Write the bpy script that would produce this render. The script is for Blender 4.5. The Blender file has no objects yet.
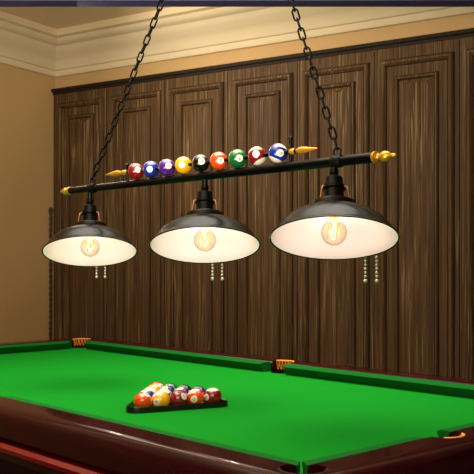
import bpy, bmesh, math, random
from mathutils import Vector, Matrix
random.seed(4)
S=bpy.context.scene; C=S.collection
PI=math.pi
S.view_settings.view_transform='Standard'

# ---------------------------------------------------------------- materials
def srgb(r,g,b):
    f=lambda c:(c/255/12.92) if c/255<=0.04045 else ((c/255+0.055)/1.055)**2.4
    return (f(r),f(g),f(b),1)
def mat(name,col,rough=.5,metal=0,spec=.5,coat=0,noise=None,bump=None,emis=None):
    m=bpy.data.materials.new(name); m.use_nodes=True
    N=m.node_tree.nodes; L=m.node_tree.links; b=N['Principled BSDF']
    b.inputs['Base Color'].default_value=col; b.inputs['Roughness'].default_value=rough
    b.inputs['Metallic'].default_value=metal; b.inputs['Specular IOR Level'].default_value=spec
    b.inputs['Coat Weight'].default_value=coat; b.inputs['Coat Roughness'].default_value=.08
    tc=N.new('ShaderNodeTexCoord')
    if noise:
        sc,amt=noise; mp=N.new('ShaderNodeMapping'); mp.inputs['Scale'].default_value=sc if hasattr(sc,'__len__') else (sc,)*3
        L.new(tc.outputs['Object'],mp.inputs['Vector'])
        n=N.new('ShaderNodeTexNoise'); n.inputs['Scale'].default_value=1; n.inputs['Detail'].default_value=5
        L.new(mp.outputs[0],n.inputs['Vector'])
        r=N.new('ShaderNodeValToRGB'); r.color_ramp.elements[0].position=.3; r.color_ramp.elements[1].position=.7
        r.color_ramp.elements[0].color=tuple(c*(1-amt) for c in col[:3])+(1,)
        r.color_ramp.elements[1].color=tuple(min(1,c*(1+amt)) for c in col[:3])+(1,)
        L.new(n.outputs['Fac'],r.inputs['Fac']); L.new(r.outputs[0],b.inputs['Base Color'])
    if bump:
        n2=N.new('ShaderNodeTexNoise'); n2.inputs['Scale'].default_value=bump[0]; n2.inputs['Detail'].default_value=3
        L.new(tc.outputs['Object'],n2.inputs['Vector'])
        bp=N.new('ShaderNodeBump'); bp.inputs['Strength'].default_value=bump[1]; bp.inputs['Distance'].default_value=.002
        L.new(n2.outputs['Fac'],bp.inputs['Height']); L.new(bp.outputs[0],b.inputs['Normal'])
    if emis:
        b.inputs['Emission Color'].default_value=emis[0]; b.inputs['Emission Strength'].default_value=emis[1]
    return m
M={}
M['tan']=mat('tan_plaster',srgb(204,166,112),.8,noise=(1.5,.05),bump=(60,.15))
M['cream']=mat('cream_moulding',srgb(236,214,176),.75,spec=.15,noise=(3,.03))
M['ceil']=mat('cream_ceiling',srgb(234,210,170),.8,noise=(2,.03))
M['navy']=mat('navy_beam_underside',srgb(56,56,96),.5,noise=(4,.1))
M['floor']=mat('dark_floorboards',srgb(60,36,22),.35,noise=((2,18,2),.3))
M['felt']=mat('green_baize',srgb(13,122,28),.95,spec=.04,noise=(300,.07),bump=(900,.15))
M['cush']=mat('green_cushion_cloth',srgb(8,90,25),.85,spec=.08,noise=(200,.06))
M['mahog']=mat('mahogany_rail',srgb(40,3,9),.12,spec=.2,coat=0,noise=((3,25,25),.4))
M['mahogdark']=mat('dark_mahogany_apron',srgb(28,4,8),.18,spec=.25,coat=0,noise=((3,25,25),.3))
M['redwood']=mat('red_wood_moulding',srgb(116,10,22),.2,coat=.3,noise=((3,25,25),.2))
M['leather']=mat('orange_leather',srgb(236,148,48),.45,noise=(60,.2),bump=(200,.3))
M['pocket']=mat('black_pocket_liner',srgb(12,9,8),.85,spec=.1,noise=(50,.2))
M['pmetal']=mat('dark_pocket_leather',srgb(24,15,12),.6,spec=.15,noise=(20,.1))
M['black']=mat('black_enamel',srgb(3,3,4),.27,spec=.17,coat=0,noise=(30,.1))
M['blackmetal']=mat('black_chain_metal',srgb(5,5,5),.45,metal=0,spec=.15,noise=(60,.2))
M['white']=mat('white_enamel',srgb(244,224,224),.6,spec=.2,noise=(20,.01))
M['gold']=mat('gold_paint',srgb(212,156,44),.32,metal=.65,noise=(60,.25))
M['copper']=mat('copper',srgb(150,96,62),.35,metal=.8,noise=(40,.1))
M['crystal']=mat('pearly_bead',srgb(190,180,160),.1,metal=.5,noise=(80,.1))
M['rack']=mat('black_rack_plastic',srgb(9,8,9),.35,noise=(40,.1))
M['cord']=mat('brown_cord',srgb(64,42,28),.5,noise=(90,.4))
M['ink']=mat('black_ink',srgb(12,12,12),.4,noise=(50,.05))
M['ivory']=mat('ivory_spot',srgb(236,226,204),.12,coat=.5,noise=(30,.02))
M['filament']=mat('glowing_filament',(.3,.1,.02,1),.5,noise=(50,.02),emis=((1,.34,.03,1),1.0))
m=bpy.data.materials.new('clear_bulb_glass'); m.use_nodes=True; N=m.node_tree.nodes; L=m.node_tree.links; N.clear()
o=N.new('ShaderNodeOutputMaterial'); tr=N.new('ShaderNodeBsdfTransparent'); tr.inputs[0].default_value=(1,.965,.89,1)
gl=N.new('ShaderNodeBsdfGlossy'); gl.inputs['Roughness'].default_value=.02; gl.inputs[0].default_value=(.48,.36,.24,1)
lw=N.new('ShaderNodeLayerWeight'); lw.inputs[0].default_value=.18
mx=N.new('ShaderNodeMixShader')
L.new(lw.outputs['Facing'],mx.inputs[0]); L.new(tr.outputs[0],mx.inputs[1]); L.new(gl.outputs[0],mx.inputs[2])
L.new(mx.outputs[0],o.inputs[0]); M['glass']=m
# panelling wood
m=mat('streaked_brown_wood',srgb(80,52,30),.6,spec=.2); N=m.node_tree.nodes; L=m.node_tree.links; b=N['Principled BSDF']
tc=N.new('ShaderNodeTexCoord')
def nz(scale,detail,dist):
    mp=N.new('ShaderNodeMapping'); mp.inputs['Scale'].default_value=scale; L.new(tc.outputs['Object'],mp.inputs['Vector'])
    n=N.new('ShaderNodeTexNoise'); n.inputs['Scale'].default_value=1; n.inputs['Detail'].default_value=detail; n.inputs['Distortion'].default_value=dist
    L.new(mp.outputs[0],n.inputs['Vector']); return n
def ramp(n,els):
    r=N.new('ShaderNodeValToRGB'); cr=r.color_ramp
    while len(cr.elements)<len(els): cr.elements.new(.5)
    for e,(p,c) in zip(cr.elements,els): e.position=p; e.color=c
    L.new(n.outputs['Fac'],r.inputs['Fac']); return r
n1=nz((85,85,1.5),5,.4); r1=ramp(n1,[(.3,srgb(70,48,29)),(.52,srgb(88,63,39)),(.72,srgb(103,77,48))])
n2=nz((90,90,2.2),3,1.0); r2=ramp(n2,[(.53,(0,0,0,1)),(.69,(1,1,1,1))])
n3=nz((6,6,1.2),2,0); r3=ramp(n3,[(.36,(.1,.1,.1,1)),(.60,(.56,.56,.56,1))])
mu=N.new('ShaderNodeMath'); mu.operation='MULTIPLY'; L.new(r2.outputs[0],mu.inputs[0]); L.new(r3.outputs[0],mu.inputs[1])
mx=N.new('ShaderNodeMix'); mx.data_type='RGBA'; L.new(mu.outputs[0],mx.inputs[0]); L.new(r1.outputs[0],mx.inputs[6]); mx.inputs[7].default_value=srgb(176,146,100)
L.new(mx.outputs[2],b.inputs['Base Color']); M['panel']=m
M['paneldark']=mat('dark_panel_edge',srgb(44,32,21),.6,spec=.2,noise=((40,40,2),.3))
M['seam']=mat('dark_panel_seam',srgb(28,19,12),.8,spec=.1,noise=((40,40,2),.3))
def ballmat(name,col,stripe):
    m=mat(name,col,.05,coat=.8,spec=.6)
    N=m.node_tree.nodes; L=m.node_tree.links; b=N['Principled BSDF']
    tc=N.new('ShaderNodeTexCoord'); sp=N.new('ShaderNodeSeparateXYZ'); L.new(tc.outputs['Object'],sp.inputs[0])
    ab=N.new('ShaderNodeMath'); ab.operation='ABSOLUTE'; L.new(sp.outputs[2],ab.inputs[0])
    lt=N.new('ShaderNodeMath'); lt.operation='LESS_THAN'; lt.inputs[1].default_value=.0185 if stripe else 9
    L.new(ab.outputs[0],lt.inputs[0]); mx=N.new('ShaderNodeMix'); mx.data_type='RGBA'
    L.new(lt.outputs[0],mx.inputs[0]); mx.inputs[6].default_value=srgb(232,220,194); mx.inputs[7].default_value=col
    L.new(mx.outputs[2],b.inputs['Base Color']); return m
BC={1:('yellow',(236,166,14)),2:('blue',(18,40,136)),3:('red',(190,12,18)),4:('purple',(78,24,122)),5:('orange',(222,70,12)),
    6:('green',(6,98,42)),7:('maroon',(126,8,24)),8:('black',(8,8,10))}
for k in range(1,16):
    n,c=BC[k if k<9 else k-8]; M['ball%d'%k]=ballmat(('striped_' if k>8 else 'solid_')+n+'_ball',srgb(*c),k>8)

# ---------------------------------------------------------------- mesh helpers
def link(name,me,parent=None,loc=(0,0,0),rot=(0,0,0)):
    o=bpy.data.objects.new(name,me); C.objects.link(o); o.parent=parent; o.location=loc; o.rotation_euler=rot; return o
def obj(name,bm,mats,parent=None,loc=(0,0,0),rot=(0,0,0),smooth=None):
    bmesh.ops.recalc_face_normals(bm,faces=bm.faces)
    me=bpy.data.meshes.new(name); bm.to_mesh(me); bm.free()
    for x in (mats if isinstance(mats,(list,tuple)) else [mats]): me.materials.append(x)
    if smooth is not None:
        for p in me.polygons: p.use_smooth=True
        try: me.set_sharp_from_angle(angle=math.radians(smooth))
        except Exception: pass
    return link(name,me,parent,loc,rot)
def box(bm,x0,x1,y0,y1,z0,z1,mi=0):
    v=[bm.verts.new((x,y,z)) for x in (x0,x1) for y in (y0,y1) for z in (z0,z1)]
    for f in ((0,1,3,2),(4,6,7,5),(0,4,5,1),(2,3,7,6),(0,2,6,4),(1,5,7,3)): bm.faces.new([v[i] for i in f]).material_index=mi
def lathe(bm,prof,seg=32,mtx=Matrix(),mis=None):
    rings=[]
    for r,z in prof:
        if r<1e-6: rings.append([bm.verts.new(mtx@Vector((0,0,z)))])
        else: rings.append([bm.verts.new(mtx@Vector((r*math.cos(2*PI*i/seg),r*math.sin(2*PI*i/seg),z))) for i in range(seg)])
    for k,(a,b) in enumerate(zip(rings,rings[1:])):
        for i in range(seg):
            j=(i+1)%seg
            if len(a)==1 and len(b)==1: continue
            if len(a)==1: f=bm.faces.new((a[0],b[i],b[j]))
            elif len(b)==1: f=bm.faces.new((a[i],a[j],b[0]))
            else: f=bm.faces.new((a[i],a[j],b[j],b[i]))
            if mis: f.material_index=mis[k]
def tube(bm,pts,r,seg=8,closed=False):
    pts=[Vector(p) for p in pts]; n=len(pts); rings=[]; up=None
    for i,p in enumerate(pts):
        if closed: t=(pts[(i+1)%n]-pts[i-1]).normalized()
        else: t=(pts[min(i+1,n-1)]-pts[max(i-1,0)]).normalized()
        if up is None: up=t.orthogonal().normalized()
        else:
            up=(up-t*up.dot(t)).normalized()
        s=t.cross(up)
        rings.append([bm.verts.new(p+r*(math.cos(2*PI*k/seg)*up+math.sin(2*PI*k/seg)*s)) for k in range(seg)])
    pr=list(zip(rings,rings[1:]))+([(rings[-1],rings[0])] if closed else [])
    for a,b in pr:
        for k in range(seg): bm.faces.new((a[k],a[(k+1)%seg],b[(k+1)%seg],b[k]))
    if not closed: bm.faces.new(rings[0]); bm.faces.new(rings[-1][::-1])
def prism(bm,profA,profB):
    a=[bm.verts.new(p) for p in profA]; b=[bm.verts.new(p) for p in profB]; n=len(a)
    for i in range(n): bm.faces.new((a[i],a[(i+1)%n],b[(i+1)%n],b[i]))
    bm.faces.new(a[::-1]); bm.faces.new(b)
def struct(o,label=None):
    o['kind']='structure'
    if label: o['label']=label
    return o
def empty(name,loc,rz,label,cat,group=None):
    o=link(name,None,None,loc,(0,0,rz)); o.empty_display_size=.1; o['label']=label; o['category']=cat
    if group: o['group']=group
    return o
def boolcut(o,cyls):
    bm=bmesh.new()
    for (x,y,r,z0,z1) in cyls:
        lathe(bm,[(0,z0),(r,z0),(r,z1),(0,z1)],28,Matrix.Translation((x,y,0)))
    bmesh.ops.recalc_face_normals(bm,faces=bm.faces)
    me=bpy.data.meshes.new('cut'); bm.to_mesh(me); bm.free(); c=bpy.data.objects.new('cut',me); C.objects.link(c)
    c.parent=o.parent
    md=o.modifiers.new('b','BOOLEAN'); md.operation='DIFFERENCE'; md.object=c; md.solver='EXACT'
    bpy.context.view_layer.update()
    dg=bpy.context.evaluated_depsgraph_get(); new=bpy.data.meshes.new_from_object(o.evaluated_get(dg))
    o.modifiers.clear(); o.data=new; bpy.data.objects.remove(c); bpy.data.meshes.remove(me)

# ---------------------------------------------------------------- room (local x along panelled wall, y out through it)
RC=Vector((-1.33,6.3,0)); RZ=math.atan2(-.525,.851); CZ=2.86
RX,RY=7.0,8.0
def room(name,bm,mt,label=None,smooth=None):
    return struct(obj(name,bm,mt,None,RC,(0,0,RZ),smooth),label)
b=bmesh.new(); box(b,-.15,RX+.15,-RY-.15,.15,-.1,0); room('floor',b,M['floor'])
b=bmesh.new(); box(b,-.15,RX+.15,-RY-.15,.15,CZ,CZ+.1); room('ceiling',b,M['ceil'])
b=bmesh.new(); box(b,0,RX,0,.15,0,CZ); room('wall_back',b,M['tan'])
b=bmesh.new(); box(b,-.15,0,-RY,.15,0,CZ); room('wall_left',b,M['tan'])
b=bmesh.new(); box(b,RX,RX+.15,-RY,.15,0,CZ); room('wall_right',b,M['tan'])
b=bmesh.new(); box(b,-.15,RX+.15,-RY-.15,-RY,0,CZ); room('wall_front',b,M['tan'])
CP=[(0,2.61),(.03,2.61),(.04,2.625),(.045,2.645),(.06,2.65),(.07,2.665),(.085,2.69),(.12,2.715),(.155,2.735),(.175,2.76),(.19,2.775),(.215,2.78),(.235,2.795),(.245,2.812),(.28,2.818),(.28,CZ),(0,CZ)]
b=bmesh.new(); prism(b,[(p,-p,z) for p,z in CP],[(RX,-p,z) for p,z in CP]); room('trim_1',b,M['cream'],'cream crown moulding above the panelled wall',32)
b=bmesh.new(); prism(b,[(p,-p,z) for p,z in CP],[(p,-RY,z) for p,z in CP]); room('trim_2',b,M['cream'],'cream crown moulding above the left wall',32)
# panelling
PT=2.50
b=bmesh.new(); box(b,.0,RX,-.02,0,0,PT)
def ring(b,x0,x1,z0,z1,prof,darkset=()):
    loops=[]
    for ins,h in prof:
        loops.append([b.verts.new((x,-.02-h,z)) for x,z in ((x0+ins,z0+ins),(x1-ins,z0+ins),(x1-ins,z1-ins),(x0+ins,z1-ins))])
    for q,(A,B) in enumerate(zip(loops,loops[1:])):
        n=len(A)
        for i in range(n): b.faces.new((A[i],A[(i+1)%n],B[(i+1)%n],B[i])).material_index=1 if q in darkset else 0
    return loops[-1]
PW=.50
for k in range(int(RX/PW)):
    x0=.01+k*PW+.035; x1=(k+1)*PW-.025
    ring(b,x0-.004,x1+.004,.376,PT-.086,[(0,.0005),(.004,.0005),(.005,.012),(.014,.023),(.025,.023),(.036,.007),(.038,.0008),(.042,.0008)],(0,6))
    lp=ring(b,x0+.085,x1-.085,.465,PT-.185,[(0,.0005),(.004,.0005),(.005,.010),(.011,.017),(.019,.015),(.024,.002),(.028,.002),(.06,.013)],(0,5))
    b.faces.new(lp)
    if k: box(b,k*PW+.003,k*PW+.0075,-.0208,-.02,.13,PT-.03,1)
    ring(b,x0,x1,.14,.32,[(0,-.004),(0,.012),(.008,.02),(.022,.02),(.03,.008),(.034,-.004)])
o=room('wall_panelling',b,[M['panel'],M['seam']],'streaked brown wood panelling with raised rectangular frames')
TP=[(0,PT-.02),(.026,PT-.02),(.03,PT-.005),(.045,PT),(.045,PT+.02),(0,PT+.02)]
b=bmesh.new(); prism(b,[(0,-p,z) for p,z in TP],[(RX,-p,z) for p,z in TP])
room('trim_3',b,M['paneldark'],'dark cap along the top of the panelling')
b=bmesh.new(); box(b,0,RX,-.04,-.021,0,.12); room('baseboard_back',b,M['paneldark'])
b=bmesh.new(); box(b,0,.02,-RY,-.04,0,.12); room('baseboard_left',b,M['paneldark'])
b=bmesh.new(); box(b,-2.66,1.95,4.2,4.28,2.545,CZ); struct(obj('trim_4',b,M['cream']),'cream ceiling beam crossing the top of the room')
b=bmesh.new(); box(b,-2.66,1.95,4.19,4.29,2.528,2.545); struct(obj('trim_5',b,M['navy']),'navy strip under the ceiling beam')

# ---------------------------------------------------------------- corner cord
b=bmesh.new()
for ph in (0,PI):
    tube(b,[(.006*math.cos(ph+i*.9),.006*math.sin(ph+i*.9),1.62-i*.012) for i in range(110)],.007,6)
lathe(b,[(0,.30),(.018,.30),(.020,.26),(.010,.33),(.014,.345),(0,.36)],12)
lathe(b,[(0,1.66),(.013,1.65),(.015,1.63),(.010,1.60)],12)
cp=RC+Matrix.Rotation(RZ,3,'Z')@Vector((.03,-.08,0))
o=obj('wall_cord',b,M['cord'],None,(cp.x,cp.y,0),smooth=50)
o['label']='thin brown twisted cord hanging in the corner left of the wood panelling'; o['category']='cord'

# ---------------------------------------------------------------- billiard table
LD=Vector((-.682,.731,0)); WD=Vector((.731,.682,0)); Lc,Wc=2.545,1.895
TC=LD*Lc+WD*Wc; TR=math.atan2(LD.y,LD.x)
HX,HY=1.385,.635; FZ=.80; MXP=-.09
T=empty('billiard_table',(TC.x,TC.y,0),TR,'large mahogany billiard table covered in bright green cloth','table')
PR0=.048; NO=.026
PK=[]
for sx in (-1,1):
    for sy in (-1,1):
        e=NO if (sx,sy)==(-1,1) else 0
        PK.append((sx*(HX+e),sy*(HY+e),sx,sy,PR0))
PK+=[(MXP,sy*(HY+.015),0,sy,PR0) for sy in (-1,1)]+[(-HX-.015,.165,-1,0,PR0)]
cyl=[(x,y,pr,.6,1.0) for x,y,_,_,pr in PK]
b=bmesh.new(); box(b,-HX-.03,HX+.03,-HY-.03,HY+.03,FZ-.04,FZ); cl=obj('playing_cloth',b,M['felt'],T); boolcut(cl,cyl)
RP=[(0,FZ-.04),(0,FZ+.036),(.006,FZ+.041),(.015,FZ+.044),(.085,FZ+.045),(.10,FZ+.043),(.112,FZ+.037),(.120,FZ+.028),(.126,FZ+.015),(.128,FZ-.03),(.11,FZ-.045)]
AP=[(.03,FZ-.052),(.098,FZ-.052),(.104,FZ-.10),(.09,FZ-.16),(.075,FZ-.27),(.05,FZ-.30),(.03,FZ-.30)]
MP=[(.02,FZ-.038),(.13,FZ-.045),(.142,FZ-.053),(.142,FZ-.064),(.128,FZ-.074),(.02,FZ-.06)]
def side(prof,s,axis):
    b=bmesh.new()
    if axis=='x':
        A=[(-(HX+o_),s*(HY+o_),z) for o_,z in prof]; B=[((HX+o_),s*(HY+o_),z) for o_,z in prof]
    else:
        A=[(s*(HX+o_),-(HY+o_),z) for o_,z in prof]; B=[(s*(HX+o_),(HY+o_),z) for o_,z in prof]
    prism(b,A,B); return b
for ax in 'xy':
    for s in (-1,1):
        r=obj('rail',side(RP,s,ax),M['mahog'],T); boolcut(r,cyl)
        for p in r.data.polygons: p.use_smooth=True
        r.data.set_sharp_from_angle(angle=math.radians(34))
        obj('apron',side(AP,s,ax),M['mahogdark'],T)
        obj('rail_moulding',side(MP,s,ax),M['redwood'],T)
def cushion(p0,p1,inw,c0,c1,cut=False):
    p0=Vector(p0); p1=Vector(p1); inw=Vector(inw); d=(p1-p0).normalized(); b=bmesh.new()
    prof=[(0,FZ+.001),(0,FZ+.040),(.03,FZ+.039),(.042,FZ+.036),(.048,FZ+.032),(.046,FZ+.028),(.030,FZ+.001)]
    prism(b,[p0+d*(w*c0)+inw*w+Vector((0,0,z)) for w,z in prof],[p1-d*(w*c1)+inw*w+Vector((0,0,z)) for w,z in prof])
    o=obj('cushion',b,M['cush'],T)
    if cut: boolcut(o,cyl)
g=.062; mg=.052
for sy in (-1,1):
    cushion((MXP+mg,sy*HY,0),(HX-g,sy*HY,0),(0,-sy,0),.3,1)
cushion((MXP-mg,-HY,0),(-HX+g,-HY,0),(0,1,0),.3,.8)
cushion((MXP-mg,HY,0),(-HX+.012,HY,0),(0,-1,0),.3,.8,True)
cushion((HX,-HY+g,0),(HX,HY-g,0),(-1,0,0),1,1)
cushion((-HX,-HY+g,0),(-HX,.165-mg,0),(1,0,0),1,.3)
cushion((-HX,.165+mg,0),(-HX,HY-.012,0),(1,0,0),.3,.8,True)
for (x,y,sx,sy,PR) in PK:
    b=bmesh.new()
    lathe(b,[(PR-.001,FZ-.001),(PR-.003,FZ-.03),(.042,FZ-.12),(.02,FZ-.15),(0,FZ-.152),(0,FZ-.156),(.024,FZ-.154),(.046,FZ-.122),(PR,FZ-.032)],24,Matrix.Translation((x,y,0)))
    pk=obj('pocket',b,M['pocket'],T,smooth=60)
    dark=(sx==-1 and sy==1)
    a0=math.atan2(sy,sx); half=math.radians(95 if sx and sy else (75 if sx==0 else 55))
    def arcsweep(pf,n=20):
        b=bmesh.new(); prev=None
        for i in range(n+1):
            a=a0-half+2*half*i/n
            cur=[b.verts.new((x+r*math.cos(a),y+r*math.sin(a),z)) for r,z in pf]
            if prev:
                for k in range(len(pf)): b.faces.new((prev[k],prev[(k+1)%len(pf)],cur[(k+1)%len(pf)],cur[k]))
            else: b.faces.new(cur)
            prev=cur
        b.faces.new(prev); return b
    obj('pocket_backing',arcsweep([(PR-.003,FZ-.02),(PR-.003,FZ+.040),(PR-.0003,FZ+.040),(PR-.0003,FZ-.02)]),M['pmetal'],pk,smooth=40)
    ro=[(PR-.001+.004*math.cos(2*PI*i/10),FZ+.042+.0038*math.sin(2*PI*i/10)) for i in range(10)]
    br=obj('pocket_rim',arcsweep(ro),M['pmetal'] if dark else M['leather'],pk,smooth=60)
    br['label']='dark pocket rim' if dark else 'orange leather pocket rim'
    ns=9
    for i in range(ns):
        b=bmesh.new()
        a=a0-half*.92+1.84*half*i/(ns-1); da=half*.92/(ns-1)*.9
        pts=[]
        for j in range(7):
            t=j/6; aa=a-da+2*da*t; zz_=FZ+.040-.034*math.sin(PI*t); pts.append((x+(PR-.006)*math.cos(aa),y+(PR-.006)*math.sin(aa),zz_))
        tube(b,pts,.0020,6)
        obj('pocket_strap',b,M['pmetal'] if dark else M['leather'],pk,smooth=60)
for sx in (-1,1):
    for sy in (-1,1):
        b=bmesh.new(); mt=Matrix.Translation((sx*(HX-.12),sy*(HY-.10),0))
        lathe(b,[(0,0),(.06,0),(.065,.03),(.045,.06),(.05,.12),(.075,.22),(.085,.32),(.06,.38),(.055,.42),(.08,.45),(.085,.5),(.085,FZ-.04),(0,FZ-.04)],24,mt)
        obj('leg',b,M['mahog'],T,smooth=50)
b=bmesh.new(); box(b,-HX+.02,HX-.02,-HY+.02,HY-.02,FZ-.19,FZ-.16); obj('underframe',b,M['mahogdark'],T)

# ---------------------------------------------------------------- balls
BR=.0284
def textmesh(s,size):
    cu=bpy.data.curves.new('t','FONT'); cu.body=s; cu.size=size; cu.align_x='CENTER'; cu.align_y='CENTER'; cu.extrude=0
    o=bpy.data.objects.new('t',cu); C.objects.link(o); bpy.context.view_layer.update()
    me=bpy.data.meshes.new_from_object(o.evaluated_get(bpy.context.evaluated_depsgraph_get()))
    bpy.data.objects.remove(o); bpy.data.curves.remove(cu); return me
def ball_parts(parent,k,body_name=None,loc=(0,0,0),R=BR):
    b=bmesh.new(); bmesh.ops.create_uvsphere(b,u_segments=32,v_segments=20,radius=R)
    body=obj(body_name,b,M['ball%d'%k],parent,loc,smooth=180)
    b=bmesh.new(); prof=[]
    for i in range(6):
        a=math.radians(22)*i/5; prof.append(((R+.0003)*math.sin(a),(R+.0003)*math.cos(a)))
    lathe(b,prof,24,Matrix.Rotation(PI/2,4,'Y'))
    obj('number_spot',b,M['ivory'],body,smooth=180)
    me=textmesh(str(k),.0145 if k<10 else .0115)
    ys=[v.co.y for v in me.vertices]; cy=(max(ys)+min(ys))/2
    for v in me.vertices:
        p=Vector((0,v.co.x,v.co.y-cy)); p.x=math.sqrt(max(0,(R+.0009)**2-p.y**2-p.z**2)); v.co=p
    me.materials.clear(); me.materials.append(M['ink'])
    link('number',me,body)
    return body
ap=Vector((-.42,.91,0)).normalized(); rt=Vector((ap.y,-ap.x,0)); RK=Vector((-.212,2.70,FZ)); ctr=RK+rt*.004-ap*.002
d=2*BR+.0006; order=[3,1,6,11,2,8,10,14,12,4,5,9,7,13,15]; idx=0
rows=5; hgt=d*math.sqrt(3)/2
def slot(r,c): return ctr+ap*(hgt*(rows-1)*2/3-hgt*r)+rt*(d*(c-r/2))+Vector((0,0,BR+.0003))
def place(k,p):
    cam=math.atan2(-p.y,-p.x); n=BC[k if k<9 else k-8][0]
    o=ball_parts(None,k,'billiard_ball',p)
    if k>8: o.rotation_euler=(random.uniform(-.5,.5),random.uniform(-.3,.3),cam+random.uniform(-1.2,1.2))
    else: o.rotation_euler=(random.uniform(-.9,.9),random.uniform(-1.1,.1),cam+random.uniform(-1.0,1.0))
    if k==1: o.rotation_euler=(.2,-1.2,cam+1.2)
    if k==3: o.rotation_euler=(.2,-.6,cam+.7)
    o['label']=('striped cream and %s ball number %d lying in the black triangle rack' if k>8 else 'solid %s ball number %d lying in the black triangle rack')%(n,k)
    o['category']='billiard ball'; o['group']='balls in the triangle rack'
for r in range(rows):
    for c in range(r+1):
        k=order[idx]; idx+=1
        place(k,slot(r,c))
def tri(off):
    D=hgt*4*2/3+.016; out=[]
    for q in range(3):
        a=math.atan2(ap.y,ap.x)+q*2*PI/3; dr=Vector((math.cos(a),math.sin(a),0))
        for j in range(-8,9):
            aa=a+j/8*PI/3; out.append(dr*D+Vector((math.cos(aa),math.sin(aa),0))*off)
    return out
b=bmesh.new(); ii=tri(BR+.002); oo=tri(BR+.0058); om=tri(BR+.0068); n=len(ii)
zz=[(ii,.001),(ii,.016),(oo,.018),(om,.014),(om,.001)]
rings=[[b.verts.new((p.x,p.y,z)) for p in L_] for L_,z in zz]
for A,B in zip(rings,rings[1:]+rings[:1]):
    for i in range(n): b.faces.new((A[i],A[(i+1)%n],B[(i+1)%n],B[i]))
o=obj('ball_rack',b,M['rack'],None,RK,smooth=40); o['label']='black triangular ball rack lying on the green cloth'; o['category']='ball rack'

# ---------------------------------------------------------------- pendant light
P1=Vector((-.554,3.24,0)); P3=Vector((.2707,2.40,0)); U=(P3-P1); LEN=U.length; BZ=1.528
cen=(P1+P3)/2; FR=math.atan2(U.y,U.x)
F=empty('pendant_light',(cen.x,cen.y,BZ),FR,'black three shade billiard light hanging on chains with a row of balls on its bar','pendant light')
RY90=Matrix.Rotation(PI/2,4,'Y'); RM90=Matrix.Rotation(-PI/2,4,'Y')
b=bmesh.new(); lathe(b,[(0,-.735),(.0125,-.735),(.0135,-.2),(.0145,.735),(0,.735)],24,RY90); obj('cue_bar',b,M['black'],F,smooth=40)
def finial(x,s,k=1):
    b=bmesh.new(); pr=[(0,0),(.0165,0),(.018,.003),(.018,.008),(.015,.010),(.0165,.013),(.010,.016),(.008,.021),(.011,.025),(.0145,.032),(.0158,.040),(.014,.049),(.009,.056),(.005,.060),(.0065,.065),(.006,.071),(.003,.077),(0,.079)]
    lathe(b,[(r*k,z*k) for r,z in pr],24,Matrix.Translation((x,0,0))@(RY90 if s>0 else RM90))
    return b
obj('finial',finial(.725,1,.92),M['gold'],F,smooth=40); obj('finial',finial(-.72,-1,.85),M['gold'],F,smooth=40)
DR=.0290; RZr=.0145+DR
b=bmesh.new(); lathe(b,[(0,-.40),(.005,-.40),(.007,.46),(0,.46)],10,Matrix.Translation((0,0,RZr))@RY90)
obj('ball_rod',b,M['black'],F,smooth=40)
for x,s,kk,kr in ((-.395,-1,1.15,.85),(.450,1,.95,.8)):
    b=bmesh.new()
    pr=[(0,-.032),(.007,-.030),(.0115,-.022),(.0115,-.012),(.007,-.006),(.008,.0),(.0125,.012),(.0135,.022),(.0115,.036),(.007,.058),(.003,.078),(0,.086)]
    lathe(b,[(r*kr,z*kk) for r,z in pr],14,Matrix.Translation((x,0,RZr))@(RY90 if s>0 else RM90))
    obj('rod_tip',b,M['gold'],F,smooth=40)
for x,hh in ((-.358,.02),(.425,.034)):
    b=bmesh.new(); lathe(b,[(0,.01),(.0042,.01),(.0042,RZr+hh),(.0068,RZr+hh+.003),(.0068,RZr+hh+.008),(0,RZr+hh+.012)],10,Matrix.Translation((x,0,0))); obj('rod_post',b,M['black'],F,smooth=40)
seq=[7,2,4,1,8,5,6,15,10]; tilt=[(.2,-.1,.25),(-.3,.1,-.2),(.1,-.1,.2),(.3,.1,-.2),(0,-.1,.1),(-.4,.1,.2),(.2,.1,.2),(.5,-.1,-.15),(-.4,.1,.25)]
for i,k in enumerate(seq):
    x=-.307+.683*i/8
    o=ball_parts(F,k,'decorative_ball',(x,0,RZr),R=DR)
    wp=cen+U.normalized()*x; yaw=math.atan2(-wp.y,-wp.x)-FR
    t=tilt[i]; o.rotation_euler=(t[0],t[1],yaw+t[2])
    o['label']=('striped %s decorative ball' if k>8 else 'solid %s decorative ball')%BC[k if k<9 else k-8][0]
def chain(p0,p1):
    p0=Vector(p0);p1=Vector(p1); dv=p1-p0; n=int(dv.length/.0315); d_=dv.normalized(); side_=d_.cross(Vector((0,1,0))).normalized(); oth=d_.cross(side_)
    b=bmesh.new()
    for i in range(n):
        c=p0+dv*((i+.5)/n); s=(side_ if i%2 else oth); s=(s*.85+(oth if i%2 else -side_)*.53).normalized()
        hl,hw=.0150,.0082; pts=[]
        for j in range(7): a=-PI/2+PI*j/6; pts.append(c+d_*(hl-hw+.0042+hw*math.cos(a))+s*hw*math.sin(a))
        for j in range(7): a=PI/2+PI*j/6; pts.append(c+d_*(-(hl-hw+.0042)+hw*math.cos(a))+s*hw*math.sin(a))
        tube(b,pts,.0030,6,True)
    return obj('chain',b,M['blackmetal'],F,smooth=60)
apx=(.191,0,2.64-BZ)
xl,xr=(.015-.5)*LEN,(1.01-.5)*LEN
for x in (xl,xr):
    b=bmesh.new(); tube(b,[(x+.013*math.cos(2*PI*i/20),0,.026+.013*math.sin(2*PI*i/20)) for i in range(20)],.003,8,True)
    obj('hanging_loop',b,M['blackmetal'],F,smooth=50)
    b=bmesh.new(); lathe(b,[(0,-.017),(.0165,-.017),(.0185,-.01),(.0185,.01),(.0165,.017),(0,.017)],20,Matrix.Translation((x,0,0))@RY90)
    obj('bar_collar',b,M['blackmetal'],F,smooth=50)
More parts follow.
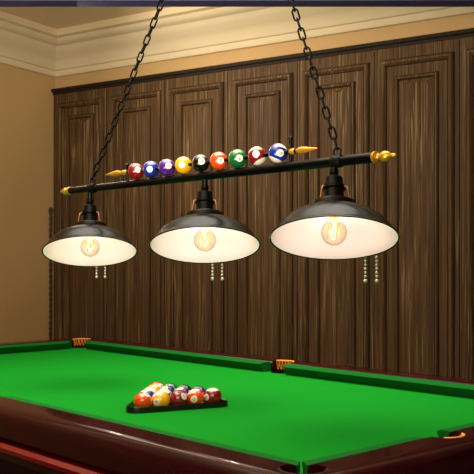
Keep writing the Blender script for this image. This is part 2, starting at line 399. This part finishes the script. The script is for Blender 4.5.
chain((xl,0,.036),apx); chain((xr,0,.036),apx)
b=bmesh.new(); tube(b,[(apx[0]+.014*math.cos(2*PI*i/20),0,apx[2]+.012+.014*math.sin(2*PI*i/20)) for i in range(20)],.003,8,True); obj('hanging_loop',b,M['blackmetal'],F,smooth=50)
b=bmesh.new(); lathe(b,[(0,.024),(.005,.024),(.005,.19),(.03,.195),(.06,.205),(.062,CZ-BZ-apx[2]-.0005),(0,CZ-BZ-apx[2]-.0005)],24,Matrix.Translation((apx[0],0,apx[2])))
obj('ceiling_canopy',b,M['black'],F,smooth=50)
TILT=math.radians(18)
for x,dz,px_off,k,pos in ((-.5*LEN,-.036,0,.955,'left'),((.546-.5)*LEN,-.024,0,.965,'middle'),(.5*LEN,-.014,.066,.965,'right')):
    wp=cen+U.normalized()*x
    toc=(Matrix.Rotation(-FR,3,'Z')@Vector((-wp.x,-wp.y,0))).normalized()
    axis=Vector((0,0,-1)).cross(toc)
    rot=Matrix.Rotation(TILT,3,axis).to_euler()
    b=bmesh.new()
    outer=[(.038,-.094),(.058,-.0955),(.064,-.099),(.066,-.105),(.0665,-.117),(.072,-.1205),(.088,-.124),(.109,-.1315),(.129,-.1425),(.147,-.1565),(.161,-.173),(.170,-.188),(.1765,-.1955),(.1815,-.199),(.183,-.2015),(.1822,-.2035),(.180,-.2035)]
    inner=[(.1775,-.2015),(.166,-.190),(.157,-.1775),(.143,-.1615),(.125,-.1475),(.105,-.1365),(.084,-.1285),(.068,-.124),(.05,-.119),(.0,-.118)]
    lathe(b,[(r*k,z) for r,z in outer+inner],72,mis=[0]*17+[1]*9)
    sh=obj('lamp_shade',b,[M['black'],M['white']],F,(x,0,dz-.012),rot,smooth=35)
    sh['label']='%s black metal shade with white inside'%pos
    b=bmesh.new(); lathe(b,[(0,.004),(.013,.004),(.013,-.008),(.008,-.011),(.008,-.014),(.016,-.017),(.024,-.022),(.026,-.044),(.032,-.047),(.032,-.056),(.027,-.059),(.028,-.084),(.035,-.091),(.040,-.0955),(0,-.0955)],28)
    obj('socket_cap',b,M['black'],sh,smooth=40)
    b=bmesh.new(); lathe(b,[(0,dz+.0),(.009,dz+.0),(.009,.004),(0,.004)],16,Matrix.Translation((x,0,-.010))); obj('drop_stem',b,M['black'],F,smooth=40)
    for s in (-1,1):
        b=bmesh.new()
        dr=(Matrix.Rotation(-FR,3,'Z')@Vector((.86*s,-.5,0)))
        tube(b,[dr*.026+Vector((0,0,-.050)),dr*.039+Vector((0,0,-.054)),dr*.043+Vector((0,0,-.070)),dr*.046+Vector((0,0,-.096))],.0025,8)
        obj('copper_clip',b,M['copper'],sh,smooth=60)
    b=bmesh.new(); lathe(b,[(0,-.1175),(.017,-.1175),(.017,-.132),(.013,-.136),(0,-.136)],20); obj('bulb_holder',b,M['gold'],sh,smooth=40)
    b=bmesh.new(); pr=[(.013,-.133),(.0135,-.140),(.017,-.148)]
    for i in range(3,17):
        a=math.radians(22+158*i/16); pr.append((max(0,.035*math.sin(a)),-.182+.036*math.cos(a)))
    lathe(b,pr,28); obj('bulb',b,M['glass'],sh,smooth=180)
    b=bmesh.new(); pts=[]
    for i in range(96):
        a=2*PI*i/96; pts.append((.017*math.cos(a),.017*math.sin(a),-.180+.021*math.cos(a*4)))
    tube(b,pts,.0015,5,True); obj('filament',b,M['filament'],sh)
    l=bpy.data.lights.new('bulb_light','POINT'); l.energy=.72; l.color=(1,.855,.82); l.shadow_soft_size=.01
    link('bulb_light',l,sh,(0,0,-.183))
    away=-toc; lat=Vector((0,0,1)).cross(away)
    for q in (.8,2.3):
        base=Vector((x,0,0))+away*.135+lat*(-.022*q-.008-px_off)
        b=bmesh.new(); tube(b,[(base.x,base.y,-.175),(base.x,base.y,-.33)],.001,5)
        for j in range(9):
            bmesh.ops.create_icosphere(b,subdivisions=2,radius=.0050,matrix=Matrix.Translation((base.x,base.y,-.232-j*.0112)))
        bmesh.ops.create_icosphere(b,subdivisions=2,radius=.0065,matrix=Matrix.Translation((base.x,base.y,-.335)))
        obj('pull_chain',b,M['crystal'],F,smooth=180)

# ---------------------------------------------------------------- lights
def area(name,loc,size,energy,col,target,sy=None,spread=None):
    l=bpy.data.lights.new(name,'AREA'); l.energy=energy; l.color=col; l.size=size
    if sy: l.shape='RECTANGLE'; l.size_y=sy
    if spread: l.spread=math.radians(spread)
    o=link(name,l,None,loc); d_=Vector(target)-Vector(loc); o.rotation_euler=d_.to_track_quat('-Z','Y').to_euler(); return o
area('table_area_light',(-.05,3.05,2.81),2.5,46,(1,.98,.87),(-.0,2.95,.8),None,88)
area('room_fill_area',(-.4,0,2.4),2.0,48,(1,.91,.77),(-.6,5.0,2.1))  # added fill from above the camera, no room fitting behind it
area('wall_area_light',(-.9,4.7,2.45),.8,12,(1,.91,.75),(1.2,5.0,1.3))
area('ceiling_wash_fill',(-.8,1.2,1.75),1.8,56,(1,.92,.79),(-.8,4.2,4.2),None,110)  # added upward fill for ceiling and cornice, not a fixture of the room
# ---------------------------------------------------------------- camera
cd=bpy.data.cameras.new('camera'); co=link('camera',cd,None,(0,0,1.24),(PI/2,0,0)); cd.lens=860/474*36; cd.sensor_width=36; cd.shift_y=28/474
cd.clip_start=.05; S.camera=co
